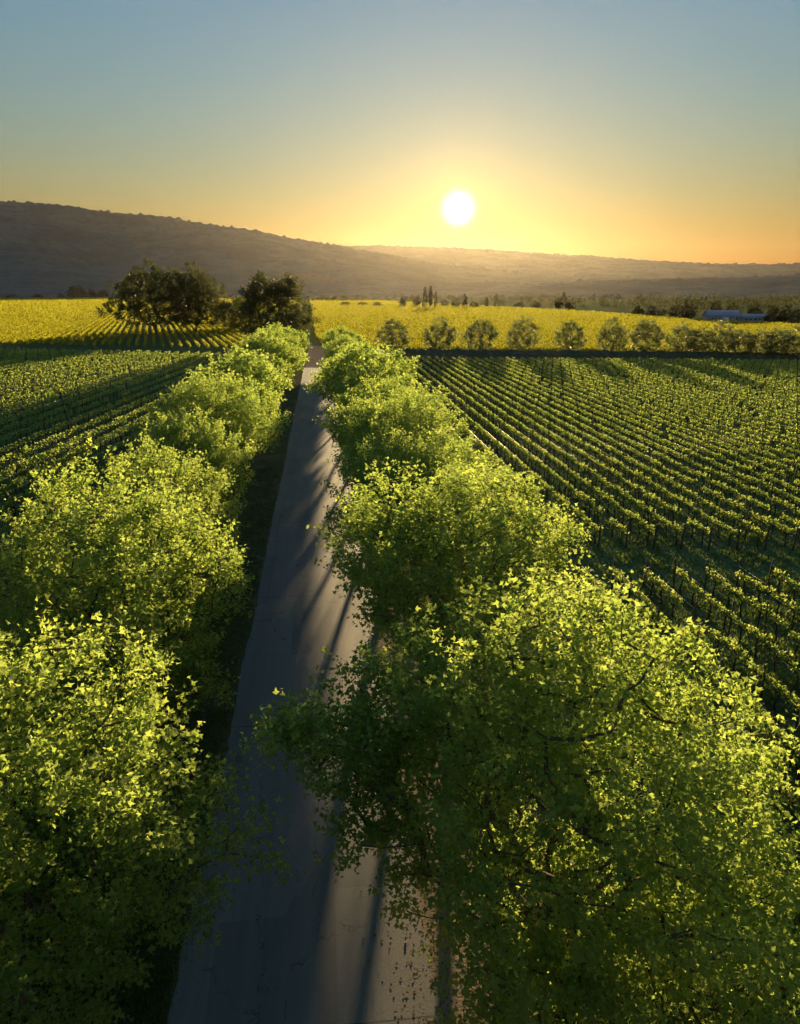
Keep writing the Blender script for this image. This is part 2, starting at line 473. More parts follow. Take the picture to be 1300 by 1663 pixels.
hill('hills', [(-70, 3.2), (-60, 3.9), (-45, 5.0), (-34, 5.3), (-23.4, 5.50), (-21.3, 5.55), (-18.2, 5.55), (-16, 5.33), (-14, 5.08), (-11.7, 5.05), (-9.4, 4.75),
               (-7, 4.40), (-4.8, 4.15), (-2.4, 3.72), (-.6, 3.5), (2, 3.1), (4, 2.75), (6.5, 2.3), (9.5, 1.85), (13, 1.45), (17, 1.1), (22, 0.8), (30, 0.5), (40, 0.2)],
     1750, 3300, 4200, 3)
hill('far_hills', [(-8, 2.8), (0, 3.1), (4.3, 3.18), (7, 3.08), (10.5, 2.98), (13.8, 2.78), (17, 2.55), (20, 2.38), (22.5, 2.18), (25, 1.95), (27.2, 1.82), (29.5, 1.70), (32, 1.64), (35, 1.65), (42, 1.8), (55, 2.2), (70, 2.0)],
     3300, 5600, 6600, 8, 0.7, 2.8)
hill('foothills', [(-60, 1.2), (-45, 2.1), (-34, 2.3), (-27, 2.2), (-22, 2.3), (-19, 1.9), (-16, 1.3), (-13, 0.95), (-9, 0.7), (-4, .55), (4, .5), (12, .5), (20, .6), (27, .75), (34, 0.9), (45, 1.1), (60, .7)],
     1500, 2150, 2600, 15, 0.8, 1.8, 600, 30)

# ------------------------------------------------------------------ haze
def haze():
    o = link('haze', MB().box((0, 3450, 224), (14000, 7900, 450)).mesh('haze', None), None, None, None, None, 'stuff')
    o['label'] = 'warm evening haze lying over the valley'
    m, n, l = new_mat('haze_air')
    v = n.new('ShaderNodeVolumePrincipled')
    v.inputs['Color'].default_value = (0.96, 0.87, 0.68, 1)
    v.inputs['Density'].default_value = 0.85e-5
    v.inputs['Anisotropy'].default_value = 0.75
    out = n.new('ShaderNodeOutputMaterial'); l.new(v.outputs[0], out.inputs['Volume'])
    o.data.materials.append(m)
haze()

# ------------------------------------------------------------------ trees
LEAF3 = (np.array([(0, 0, 0), (-.50, .36, .10), (-.19, .50, .05), (0, 1.0, -.06), (.19, .50, .05), (.50, .36, .10)], float),
         [(0, 3, 2, 1), (0, 5, 4, 3)])           # three-lobed leaf folded along its midrib
LEAF2 = (np.array([(0, 0, 0), (-.42, .5, .09), (0, 1.0, -.05), (.42, .5, .09)], float), [(0, 2, 1), (0, 3, 2)])
CLUMP = (np.array([(-.5, 0, 0), (-.62, .45, .12), (-.1, .95, -.05), (.45, .8, .1), (.55, .1, -.06)], float), [(0, 1, 2), (0, 2, 3, 4)][::-1])


def leaves(name, pos, along, nrm, size, tmpl, mat):
    a = along / np.maximum(np.linalg.norm(along, axis=1, keepdims=True), 1e-6)
    x = np.cross(a, nrm); x /= np.maximum(np.linalg.norm(x, axis=1, keepdims=True), 1e-6)
    z = np.cross(x, a)
    T, F = tmpl
    V = pos[:, None, :] + size[:, None, None] * (T[None, :, 0:1] * x[:, None, :] + T[None, :, 1:2] * a[:, None, :] + T[None, :, 2:3] * z[:, None, :])
    N, k = len(pos), len(T)
    fl = np.array([i for q in F for i in q]); per = len(fl)
    st = np.cumsum([0] + [len(q) for q in F[:-1]])
    loops = (np.arange(N)[:, None] * k + fl[None, :]).ravel()
    starts = (np.arange(N)[:, None] * per + st[None, :]).ravel()
    return raw_mesh(name, V.reshape(-1, 3), loops, starts, mat)


def tubes(name, A, B, ra, rb, n, mat):
    t = B - A; L = np.linalg.norm(t, axis=1, keepdims=True); t = t / np.maximum(L, 1e-6)
    ref = np.where(np.abs(t[:, 2:3]) > 0.9, np.array([[1., 0, 0]]), np.array([[0, 0, 1.]]))
    u = np.cross(t, ref); u /= np.linalg.norm(u, axis=1, keepdims=True); w = np.cross(t, u)
    an = np.arange(n) * 2 * math.pi / n
    c = np.cos(an)[None, :, None] * u[:, None, :] + np.sin(an)[None, :, None] * w[:, None, :]
    R0 = (A - t * 0.01)[:, None, :] + c * ra[:, None, None]
    R1 = (B + t * 0.01)[:, None, :] + c * rb[:, None, None]
    V = np.concatenate([R0, R1], 1).reshape(-1, 3)
    k = np.arange(n); k2 = (k + 1) % n
    q = np.stack([k, k2, k2 + n, k + n], -1)
    q = (np.arange(len(A))[:, None, None] * 2 * n + q[None]).reshape(-1, 4)
    return raw_mesh(name, V, q.ravel(), np.arange(len(q)) * 4, mat, True)


def crown_points(r, n, R, z0, z1, shape=0.75, fat=0.55, lob=0.22, shell=0.55, mind=0.75, squash=1.0):
    """twig ends spread through a lobed crown, most of them in its outer shell"""
    ph = r.uniform(0, 6.28, 6); am = r.uniform(0.5, 1, 6)
    out = np.zeros((0, 3)); tries = 0
    while len(out) < n and tries < 60:
        tries += 1
        m = n * 3
        t = r.uniform(0.0, 1, m); a = r.uniform(0, 2 * math.pi, m)
        env = np.clip(np.sin(math.pi * (0.06 + 0.94 * t) ** shape), 0, 1) ** fat
        lobes = 1 + lob * (am[0] * np.sin(2 * a + ph[0] + 2 * t) + am[1] * np.sin(3 * a + ph[1] - 4 * t) + am[2] * np.sin(5 * a + ph[2] + 7 * t)) * 0.6
        keep = r.uniform(0, 1, m) < env
        rad = R * env * lobes * (shell + (1 - shell) * r.uniform(0, 1, m)) ** 1.0
        inner = r.uniform(0, 1, m) < 0.10
        rad = np.where(inner, rad * r.uniform(0.2, 0.9, m), rad)
        zt = z0 + (z1 - z0) * t * (1 + 0.07 * np.sin(3 * a + ph[3]) + 0.05 * np.sin(5 * a + ph[4]))
        P = np.stack([rad * np.cos(a), rad * np.sin(a) * squash, zt], -1)[keep]
        for p in P:
            if len(out) == 0 or np.min(np.sum((out - p) ** 2, 1)) > mind * mind:
                out = np.vstack([out, p])
                if len(out) >= n: break
        mind *= 0.965
    return out


def skeleton(r, tips, trunk_h, lean=(0, 0), step=0.7, fork=0.0):
    pos = [np.array((0, 0, -0.1))]; par = [-1]
    nt = 5
    for i in range(nt):
        f = (i + 1) / nt
        pos.append(np.array((lean[0] * f + r.normal() * .03, lean[1] * f + r.normal() * .03, trunk_h * f))); par.append(len(pos) - 2)
    order = np.argsort(np.linalg.norm(tips - np.array((lean[0], lean[1], trunk_h)), axis=1))
    P = np.array(pos); ends = []
    for k in order:
        tip = tips[k]
        d = P[3:] - tip
        dist = np.linalg.norm(d, axis=1)
        cost = dist + np.maximum(0, d[:, 2] + 0.15) * 1.6 + 0.12 * np.hypot(P[3:, 0], P[3:, 1]) * (np.hypot(*tip[:2]) < np.hypot(P[3:, 0], P[3:, 1]))
        j = int(np.argmin(cost)) + 3
        a = P[j]; L = np.linalg.norm(tip - a); n = max(1, int(round(L / step)))
        last = j; new = []
        for i in range(1, n + 1):
            f = i / n
            q = a + (tip - a) * f
            q = q + np.array((0, 0, 1)) * math.sin(math.pi * f) * L * -0.06 + (r.normal(size=3) * 0.07 * min(1, L) if i < n else 0)
            new.append(q); par.append(last); last = len(P) + len(new) - 1
        P = np.vstack([P, new]); ends.append(last)
    return P, np.array(par), np.array(ends)


def tree_meshes(name, seed, R, z0, z1, ntips, per_tip, leaf, tmpl, mat, trunk_h=1.9, rtip=0.017, spread=0.5, bark=None, minr=0.0, sides=6, extra=(), clen=0.9,
                up=0.45, **kw):
    r = np.random.default_rng(seed)
    tips = crown_points(r, ntips, R, z0, z1, **kw)
    for (c, rad, n) in extra:
        e = r.normal(size=(n, 3)); e /= np.linalg.norm(e, axis=1, keepdims=True)
        e = e * (r.uniform(0.25, 1, (n, 1)) ** 0.5) * np.array(rad) + np.array(c)
        tips = np.vstack([tips, e])
    P, par, ends = skeleton(r, tips, trunk_h, (r.normal() * .12, r.normal() * .12))
    cnt = np.zeros(len(P)); cnt[ends] = 1
    for i in range(len(P) - 1, 0, -1): cnt[par[i]] += cnt[i]
    rad = rtip * np.maximum(cnt, 1) ** 0.45
    rad[0] *= 1.5; rad[1] *= 1.12
    ch = np.arange(1, len(P)); pa = par[1:]
    ok = rad[ch] > minr
    ch, pa = ch[ok], pa[ok]
    ra = np.minimum(rad[pa], rad[ch] * 1.35)
    ra = np.where(pa < 5, rad[pa], ra) if True else ra
    ra = np.where((pa >= 5) | (ch <= 5), ra, np.minimum(rad[pa], rad[ch] * 1.5))
    wood = tubes(name + '_wood', P[pa], P[ch], ra, rad[ch], sides, bark or M_BARK)
    # leaves round every twig end, along the last half metre or so of twig
    cen = np.array((0, 0, z0 + (z1 - z0) * 0.42))
    k = r.poisson(per_tip, len(tips)).clip(3)
    idx = np.repeat(np.arange(len(tips)), k)
    T = tips[idx]
    outv = tips - cen; outv /= np.linalg.norm(outv, axis=1, keepdims=True)
    twig = outv * 0.55 + np.array((0, 0, up)) + r.normal(size=outv.shape) * 0.3
    twig /= np.linalg.norm(twig, axis=1, keepdims=True)
    # each twig end splits in a few sprays, so that the clump has an uneven outline
    ns = 4
    sd = twig[:, None, :] + r.normal(size=(len(tips), ns, 3)) * 0.55
    sd /= np.linalg.norm(sd, axis=2, keepdims=True)
    sl = r.uniform(0.45, 1.25, (len(tips), ns)) * clen
    w = r.integers(0, ns, len(idx))
    s = r.uniform(-0.25, 1.0, len(idx))
    D = sd[idx, w]
    pos = T + D * (s * sl[idx, w])[:, None] + r.normal(size=T.shape) * (spread * 0.36 * (1.15 - 0.6 * s.clip(0)))[:, None]
    along = D * 0.5 + r.normal(size=T.shape) * 0.7 + np.array((0, 0, -0.15))
    nrm = np.array((0, 0, 0.55)) + r.normal(size=T.shape) * 0.6 + D * 0.2
    size = leaf * (0.5 + 0.85 * r.uniform(0, 1, len(idx)) ** 1.2)
    lv = leaves(name + '_crown', pos, along, nrm, size, tmpl, mat)
    return wood, lv


def place_tree(meshes, name, label, cat, loc, rz, s, group):
    t = thing(name, label, cat, loc, rz, group, s if hasattr(s, '__len__') else (s, s, s))
    link('trunk', meshes[0], t)
    link('crown', meshes[1], t)
    return t


# plane trees of the avenue: four full ones for the near trees, three lighter ones for the far end
NEAR = [
    tree_meshes('plane_a', 21, 4.6, 1.3, 11.0, 380, 140, 0.16, LEAF3, M_PLANE_LEAF, sides=7, trunk_h=2.6, shape=0.88, lob=0.30, up=0.65, clen=1.05),
    tree_meshes('plane_b', 22, 5.0, 4.5, 11.0, 330, 140, 0.16, LEAF3, M_PLANE_LEAF, sides=7, trunk_h=2.6, shape=0.88, lob=0.30, up=0.65, clen=1.05),
    tree_meshes('plane_c', 23, 4.9, 4.6, 10.8, 320, 140, 0.16, LEAF3, M_PLANE_LEAF, sides=7, trunk_h=2.6, shape=0.88, lob=0.30, up=0.65, clen=1.05),
    # the big one in the right foreground, with a long limb over the road
    tree_meshes('plane_d', 24, 5.0, 1.5, 11.0, 370, 140, 0.16, LEAF3, M_PLANE_LEAF, sides=7, trunk_h=2.6, shape=0.88, lob=0.30, up=0.65, clen=1.05,
                extra=[((-5.4, 1.6, 6.2), (1.9, 1.5, 1.5), 24), ((-3.6, 2.0, 7.4), (1.9, 2.0, 1.9), 24), ((-4.7, 0.7, 4.6), (1.6, 1.5, 0.9), 9), ((-6.9, 1.6, 6.3), (0.6, 0.6, 0.5), 6), ((-1.2, -3.2, 2.3), (2.6, 1.8, 1.3), 26), ((3.0, -3.0, 2.6), (2.8, 1.9, 1.5), 34), ((4.3, 0, 2.6), (1.6, 3.0, 1.5), 22)]),
]
MID = [tree_meshes('plane_mid%d' % i, 40 + i, 5.0, 4.9, 10.9, 260, 58, 0.28, LEAF2, M_PLANE_LEAF, trunk_h=2.6, shape=0.88, lob=0.30, up=0.65, clen=1.05, minr=0.02, sides=5, mind=0.9) for i in range(3)]

left_row = [(-7.9, 14.2), (-8.3, 26.0), (-8.6, 36.8), (-8.9, 46.2), (-9.0, 57), (-9.0, 67.5), (-8.9, 78), (-8.8, 89), (-8.7, 100), (-8.5, 112), (-8.4, 124), (-8.3, 137), (-8.2, 151)]
right_row = [(5.5, 14.2), (4.9, 26.0), (4.8, 37), (4.9, 47.5), (4.9, 58), (4.9, 69), (4.9, 80), (4.9, 91.5), (4.1, 103), (4.2, 115), (4.3, 128), (4.4, 142), (4.4, 157), (4.6, 171)]
ra = random.Random(3)
for side, row, order in (('left', left_row, [0, 0, 0, 1, 2]), ('right', right_row, [3, 1, 2, 1, 2])):
    for i, (x, y) in enumerate(row):
        near = i < 5
        ms = NEAR[order[i]] if near else MID[(i * 2 + (side == 'left')) % 3]
        s = ra.uniform(0.93, 1.04)
        if side == 'left' and i == 12: s = 0.98
        if side == 'right' and i >= 8: s = 0.80
        sz = s * ra.uniform(0.88, 0.96)
        if i >= 2:
            k = (0.80, 0.98, 0.88, 1.0, 0.84)[(i + (side == 'left') * 2) % 5]
            s *= k; sz *= 0.5 + 0.5 * k
        rz = 0.0 if (side == 'right' and i == 0) else ra.uniform(0, 6.28)
        if i == 0: w = 'nearest and largest'
        elif i == len(row) - 1: w = 'last and farthest'
        else: w = ordinal(i)
        lab = ('%s leafy plane tree %s the road, in the avenue' % (w, 'left of' if side == 'left' else 'right of')) if i in (0, len(row) - 1) else \
              ('%s plane tree from the camera in the row %s the road' % (w, 'left of' if side == 'left' else 'right of'))
        place_tree(ms, 'plane_tree', lab, 'tree', (x, y, 0), rz, (s, s, sz), 'plane trees lining the road')

# great oaks at the end of the avenue
OAK = [tree_meshes('oak_a', 61, 16.5, 4.0, 27.0, 270, 120, 0.62, LEAF2, M_OAK_LEAF, trunk_h=4.5, rtip=0.05, spread=1.5, minr=0.06, clen=2.3, mind=2.9, lob=0.42, shape=0.9, fat=0.6, up=0.25),
       tree_meshes('oak_b', 62, 14.5, 3.0, 21.5, 240, 105, 0.58, LEAF2, M_OAK_LEAF, trunk_h=4.0, rtip=0.05, spread=1.5, minr=0.06, clen=2.2, mind=2.7, lob=0.40, shape=0.9, fat=0.6, up=0.25),
       tree_meshes('oak_c', 66, 10.5, 2.5, 17.0, 210, 80, 0.52, LEAF2, M_OAK_LEAF, trunk_h=3.5, rtip=0.05, spread=1.5, minr=0.06, clen=1.6, mind=1.9, lob=0.25, shape=0.8, fat=0.5, up=0.25,
                   extra=[((-3.6, 0, 17.0), (4.6, 5.0, 3.6), 46), ((4.8, 0, 17.2), (3.8, 5.0, 3.2), 38), ((-8.5, 0, 13), (2.8, 4, 3.5), 26)])]
place_tree(OAK[0], 'oak_tree', 'huge spreading oak, leftmost of the big oaks standing among the vine rows', 'tree', (-67, 306, 0), 0.4, (.95, .95, .95), 'great oaks beyond the avenue')
place_tree(OAK[0], 'oak_tree', 'huge oak with ragged open crown, second from left among the vine rows', 'tree', (-51, 309, 0), 3.0, (0.82, 0.82, 0.93), 'great oaks beyond the avenue')
place_tree(OAK[1], 'oak_tree', 'low gap-crowned oak leaning out right of the two huge ones', 'tree', (-35, 316, 0), 1.0, (0.58, 0.58, 0.62), 'great oaks beyond the avenue')
place_tree(OAK[2], 'oak_tree', 'dark dense oak towering over the far end of the road, rightmost oak', 'tree', (-13.5, 219, 0), 0.6, (1, 1, 1), 'great oaks beyond the avenue')

# rounded trees in a row along the bank at the far edge of the right vineyard
FIELD = [tree_meshes('field_tree%d' % i, 70 + i, 4.1, 1.0, 8.8, 112, 44, 0.38, LEAF2, M_FIELD_LEAF, trunk_h=1.4, rtip=0.022, spread=0.8, minr=0.02, sides=5, clen=0.8, mind=0.9, shape=0.85, fat=0.5) for i in range(4)]
ftp = [(635, .98), (711, 1.0), (780, .97), (845, .92), (916, .93), (985, .93), (1050, .98), (1103, .90), (1131, .74), (1171, .92), (1201, .76), (1233, .76), (1265, .78), (1296, .84)]
for i, (xp, s) in enumerate(ftp):
    f = (xp - 635) / 660.0
    x = 20.0 + f * 103.5 - 4 * f * (1 - f) * -4; y = 210.5 - f * 31.0
    w = 'leftmost' if i == 0 else ('rightmost' if i == len(ftp) - 1 else ordinal(i))
    lab = '%s rounded tree %sin the row along the field bank' % (w, '' if i in (0, len(ftp) - 1) else 'from left ')
    place_tree(FIELD[i % 4], 'field_tree', lab, 'tree', (x + ra.uniform(-.8, .8), y + ra.uniform(-.6, .6), 0), ra.uniform(0, 6.28), (s * ra.uniform(1.0, 1.15), s * ra.uniform(1.0, 1.15), s * ra.uniform(0.95, 1.18)), 'rounded trees along the field bank')

# ------------------------------------------------------------------ vines
def vine_meshes(name, seed, leafn, leaf, tall, tmpl, arm=0.74, nsh=15):
    r = np.random.default_rng(seed)
    mb = MB()
    lean = r.normal(0, .05, 2)
    hgt = 0.92
    mb.tube([(0, 0, -.03), (lean[0] * .5 + .03, lean[1], .3), (lean[0] - .02, lean[1] * .6, .62), (0, 0, hgt)], [.055, .042, .04, .045], 6)
    for sgn in (-1, 1):
        mb.tube([(0, 0, hgt - .03), (r.normal() * .02, sgn * .25, hgt + .05), (r.normal() * .02, sgn * arm * .65, hgt + .03), (0, sgn * arm, hgt + .04)], [.04, .034, .028, .02], 5)
    sp, sd, sl = [], [], []
    for i in range(nsh):
        y = -arm + 2 * arm * (i + r.uniform(.1, .9)) / nsh
        h = tall * r.uniform(0.45, 1.1)
        d = np.array((r.normal() * .28, r.normal() * .22, 1.0)); d /= np.linalg.norm(d)
        sp.append((r.normal() * .02, y, hgt + .04)); sd.append(d); sl.append(h)
        e = np.array(sp[-1]) + d * h
        mb.tube([sp[-1], tuple(e)], [.008, .004], 3, False)
    sp, sd, sl = np.array(sp), np.array(sd), np.array(sl)
    idx = r.integers(0, nsh, leafn)
    s = r.uniform(0.0, 1.05, leafn) ** 0.85
    pos = sp[idx] + sd[idx] * (s * sl[idx])[:, None] + r.normal(size=(leafn, 3)) * np.array((.06, .07, .05)) * (1.25 - .6 * s)[:, None]
    along = r.normal(size=(leafn, 3)) * .8 + sd[idx] * .35
    nrm = r.normal(size=(leafn, 3)) * .7 + np.array((0, 0, .5))
    lv = leaves(name + '_foliage', pos, along, nrm, leaf * r.uniform(.6, 1.25, leafn), tmpl, M_VINE_LEAF)
    return mb.mesh(name + '_trunk', M_VINE_WOOD, True), lv


VINE = [vine_meshes('vine%d' % i, 100 + i, 150, 0.125, 0.44, LEAF2) for i in range(5)]
VINE_TALL = [vine_meshes('vine_tall%d' % i, 120 + i, 210, 0.16, 0.68, LEAF2) for i in range(4)]

ROW = 1.84
SP = 1.5
mb_edge = lambda x: 44.8 - (x - 16) * 0.16          # near end of the main right block
nb_edge = lambda x: 37.6 - (x - 16) * 0.107         # far end of the near right block
far_edge = lambda x: 178.5 - (x - 14) * 0.185
cand = []     # x, y, azimuth, kind, block, row index
rows_r = [13.0 + ROW * k for k in range(72)]
vr = np.random.default_rng(77)
for k, x in enumerate(rows_r):
    y1 = nb_edge(x)
    for y in np.arange(y1 - 0.9, 6.0, -SP): cand.append((x, y, 0.0, 0, 'near', k))
    for y in np.arange(mb_edge(x) + 0.9, far_edge(x), SP): cand.append((x, y, 0.0, 0, 'main', k))
AZL = math.radians(6.0)
ROWL = 2.8
left_rows = []
for k in range(44):
    # rows of the left block run 6 degrees off the road and end on a headland beside the avenue
    x0 = -21.0 - k * ROWL / math.cos(AZL)           # where the row crosses y = 78
    left_rows.append(x0)
for k in range(-8, 44):
    x0 = -22.3 - k * ROWL / math.cos(AZL)
    for s in np.arange(-70, 150, SP):
        x = x0 + s * math.sin(AZL); y = 73 + s * math.cos(AZL)
        if x < -20.3 - 0.025 * (y - 73) and 12 < y < 192.5 - (x + 23) * 0.33: cand.append((x, y, -AZL, 1, 'left', k + 8))
C = np.array([(c[0], c[1], 1.0) for c in cand])
U, W, D = px(C)
inview = (D > 3) & (U > -60) & (U < 1360) & (W < 1760)
keepp = vr.uniform(size=len(C)) > 0.035              # a few vines are missing
# crown silhouettes of the near avenue trees hide some vines: rough ellipses in front of them
hidden = np.zeros(len(C), bool)
for row in (left_row[:6], right_row[:6]):
    for (tx, ty) in row:
        cx, cy_, cd = px(np.array([(tx, ty, 6.3)]))
        rx = 1157 * 4.6 / cd[0]; ry = 1157 * 4.0 / cd[0]
        hidden |= (((U - cx[0]) / rx) ** 2 + ((W - cy_[0]) / ry) ** 2 < 1) & (D > cd[0])
onscreen = (U > 0) & (U < 1300) & (W < 1663) & ~hidden & keepp
orderd = np.argsort(np.where(onscreen, D, 1e9))
ind = np.zeros(len(C), bool); ind[orderd[:300]] = True
stuff_sel = inview & keepp & ~ind
BLOCK = {'near': 'the near right vine block', 'main': 'the main right vineyard', 'left': 'the left vineyard'}
firstrow = {b: min(c[5] for c, i in zip(cand, ind) if i and c[4] == b) for b in BLOCK if any(i and c[4] == b for c, i in zip(cand, ind))}
rowpos = {}
for j in np.nonzero(ind)[0]: rowpos.setdefault((cand[j][4], cand[j][5]), []).append(j)
for key, js in rowpos.items(): js.sort(key=lambda j: abs(cand[j][1] - 41))
for j in np.nonzero(ind)[0]:
    x, y, a, kd, b, k = cand[j]
    nth = rowpos[(b, k)].index(j)
    ms = (VINE_TALL if kd else VINE)[vr.integers(0, 4 + (1 - kd))]
    rank = k - firstrow[b]
    t = thing('grape_vine', '%s vine from %s, %s row from avenue, %s' % (ordinal(nth), 'near end' if b == 'left' else 'cross track', ordinal(rank), BLOCK[b].replace('the ', '', 1)), 'vine',
              (x + vr.normal() * .03, y + vr.normal() * .08, 0), a + (math.pi if vr.uniform() < .5 else 0), 'vines of row %d in %s' % (rank + 1, BLOCK[b]),
              (1, 1, vr.uniform(.9, 1.1)))
    link('trunk', ms[0], t); link('foliage', ms[1], t)


def far_vines(sel, name, label, tall, mat, hw=0.06):
    S = [cand[j] for j in np.nonzero(sel)[0]]
    P = np.array([(s[0], s[1]) for s in S]); A = np.array([s[2] for s in S])
    d = np.hypot(P[:, 0], P[:, 1])
    n = np.clip(5600 / d, 42, 95).astype(int)
    idx = np.repeat(np.arange(len(P)), n)
    m = len(idx)
    size = (0.105 + 0.0008 * d[idx]) * vr.uniform(.7, 1.25, m)
    off = vr.uniform(-.76, .76, m)
    hz = vr.uniform(size=m) ** 0.9 * tall
    vig = np.repeat(vr.uniform(0.78, 1.12, len(P)), n)
    pos = np.stack([P[idx, 0] - np.sin(A[idx]) * off * 1 + vr.normal(0, hw, m), P[idx, 1] + np.cos(A[idx]) * off, 0.90 + hz * vig], -1)
    lv = leaves(name, pos, vr.normal(size=(m, 3)) * .7 + np.array((0, 0, .4)), vr.normal(size=(m, 3)) + np.array((0, 0, .3)), size, LEAF2, mat)
    link(name, lv, None, label, 'vines', None, 'stuff')
    # their trunks
    k = len(P)
    base = np.stack([P[:, 0], P[:, 1], np.full(k, -.02)], -1)
    tw = tubes(name + '_trunks', base, base + np.array((0, 0, .98)) + vr.normal(0, .04, (k, 3)), np.full(k, .045) + d * 1e-4, np.full(k, .035) + d * 1e-4, 4, M_VINE_WOOD)
    link('vine_trunks', tw, None, label.replace('green', 'thin dark trunks of the green'), 'vines', None, 'stuff')


isl = np.array([c[3] == 1 for c in cand])
far_vines(stuff_sel & ~isl, 'vine_rows', 'green vine rows running away across the right vineyard', 0.42, M_VINE_LEAF)
far_vines(stuff_sel & isl, 'vine_rows', 'tall green vine rows slanting across the left vineyard', 0.62, M_VINE_LEAF)

# trellises: posts and wires of each row
POST = MB().tube([(0, 0, -.05), (0, 0, 1.2), (0, 0, 1.9)], [.045, .043, .04], 6).mesh('post', M_POST)
ENDPOST = MB().tube([(0, 0, -.05), (0, 0, 1.2), (0, 0, 1.82)], [.06, .058, .055], 7).mesh('end_post', M_POST)
far_posts = []
npost = 0


def trellis(x, ya, yb, az, label, group, x0=None):
    """one row's posts and wires; ya, yb are distances along the row from (x, 0)"""
    global npost
    sx, cx_ = math.sin(-az), math.cos(az)
    pts = [(x + s * sx, s * cx_) for s in np.arange(ya, yb + 3, 6.0)]
    Q = np.array([(a, b, 1.0) for a, b in pts]); u, w, d = px(Q)
    vis = (d > 3) & (u > -10) & (u < 1310) & (w < 1670)
    near = [(p, dd) for p, v, dd in zip(pts, vis, d) if v and dd < 84]
    for p, v, dd in zip(pts, vis, d):
        if v and dd >= 84: far_posts.append(p)
    if not near: return False
    t = thing('vine_trellis', label, 'trellis', (near[0][0][0], near[0][0][1], 0), 0, group)
    ox, oy = near[0][0]
    for i, (p, dd) in enumerate(near):
        o = link('post', ENDPOST if (p == pts[0]) else POST, t, loc=(p[0] - ox, p[1] - oy, 0))
        o.rotation_euler = (ra.gauss(0, .03), ra.gauss(0, .03), ra.uniform(0, 6)); npost += 1
    a, b = near[0][0], near[-1][0]
    if len(near) > 1:
        for z, nm in ((0.45, 'drip_hose'), (0.99, 'wire'), (1.45, 'wire')):
            mb = MB().tube([(0, 0, z), ((b[0] - ox) / 2, (b[1] - oy) / 2, z - .02), (b[0] - ox, b[1] - oy, z)], 0.011 if z < .5 else 0.005, 4)
            link(nm, mb.mesh(nm, M_WIRE if z > .5 else M_VINE_WOOD), t)
    return True


nlab = {'near': 0, 'main': 0, 'left': 0}
for k, x in enumerate(rows_r):
    e = nb_edge(x)
    # near block: from its far end towards the camera
    pts_lo = 7.0
    n = int((e - pts_lo) // 6)
    ok = trellis(x, e - 6 * n, e, 0, 'wire trellis with posts, %s row from the avenue in the near right vine block' % ordinal(nlab['near']), 'vine trellises')
    nlab['near'] += bool(ok)
    ok = trellis(x, mb_edge(x), far_edge(x), 0, 'wire trellis with posts, %s row from the avenue in the main right vineyard' % ordinal(nlab['main']), 'vine trellises')
    nlab['main'] += bool(ok)
for k in range(-8, 44):
    x0 = -22.3 - k * ROWL / math.cos(AZL)
    xb = x0 - 73 * math.tan(AZL)
    ss = [s for s in np.arange(20, 215, 1.0) if (xb + s * math.sin(AZL)) < -20.3 - 0.025 * (s - 73) and s * math.cos(AZL) < 192.5 - (xb + s * math.sin(AZL) + 23) * 0.33]
    if len(ss) < 8: continue
    ok = trellis(xb, ss[0], ss[-1], -AZL, 'wire trellis with posts, %s row from the avenue in the left vineyard' % ordinal(nlab['left']), 'vine trellises')
    nlab['left'] += bool(ok)
fp = np.array([(a, b, 0.0) for a, b in far_posts])
dd = np.hypot(fp[:, 0], fp[:, 1])
link('far_posts', tubes('far_posts', fp, fp + np.array((0, 0, 1.85)) + vr.normal(0, .04, fp.shape), .045 + dd * 2e-4, .04 + dd * 2e-4, 4, M_POST), None,
     'dark trellis posts standing all through the distant vine rows', 'posts', None, 'stuff')

# ------------------------------------------------------------------ vine blocks beyond
def carpet(name, label, poly, row_az, spacing, y0, mat, dens, smin, hz, seed, limit=150000):
    """vine rows too far to tell vine from vine: leaf clumps standing in rows"""
    r = np.random.default_rng(seed)
    poly = np.array(poly)
    mn, mx = poly.min(0), poly.max(0)
    pts = []
    tot = 0
    for _ in range(40):
        m = 120000
        # more points where it is near
        f = r.uniform(size=m)
        y = 1.0 / (1 / mn[1] + f * (1 / mx[1] - 1 / mn[1]))
        x = mn[0] + (mx[0] - mn[0]) * r.uniform(size=m)
        p = np.stack([x, y], -1)
        ins = np.zeros(m, bool)
        j = len(poly) - 1
        for i in range(len(poly)):
            xi, yi = poly[i]; xj, yj = poly[j]
            ins ^= ((yi > y) != (yj > y)) & (x < (xj - xi) * (y - yi) / (yj - yi + 1e-9) + xi)
            j = i
        uu, ww, ddp = px(np.concatenate([p, np.ones((m, 1))], 1))
        p = p[ins & (uu > -50) & (uu < 1350)]
        pts.append(p); tot += len(p)
        if tot > limit: break
    p = np.concatenate(pts)[:limit]
    d = np.hypot(p[:, 0], p[:, 1])
    ca, sa = math.cos(row_az), math.sin(row_az)
    perp = p[:, 0] * ca - p[:, 1] * sa
    al = p[:, 0] * sa + p[:, 1] * ca
    perp2 = np.round(perp / spacing) * spacing + r.normal(0, .16, len(p))
    p = np.stack([perp2 * ca + al * sa, -perp2 * sa + al * ca], -1)
    size = np.maximum(smin, d * dens) * r.uniform(.6, 1.3, len(p))
    pos = np.concatenate([p, (0.55 + r.uniform(size=(len(p), 1)) * hz)], 1)
    lv = leaves(name, pos, r.normal(size=pos.shape) * .6 + np.array((0, 0, .6)), r.normal(size=pos.shape) * 0.7 + np.array((0, -0.5, 0.5)), size, LEAF2, mat)
    link(name, lv, None, label, 'vines', None, 'stuff')


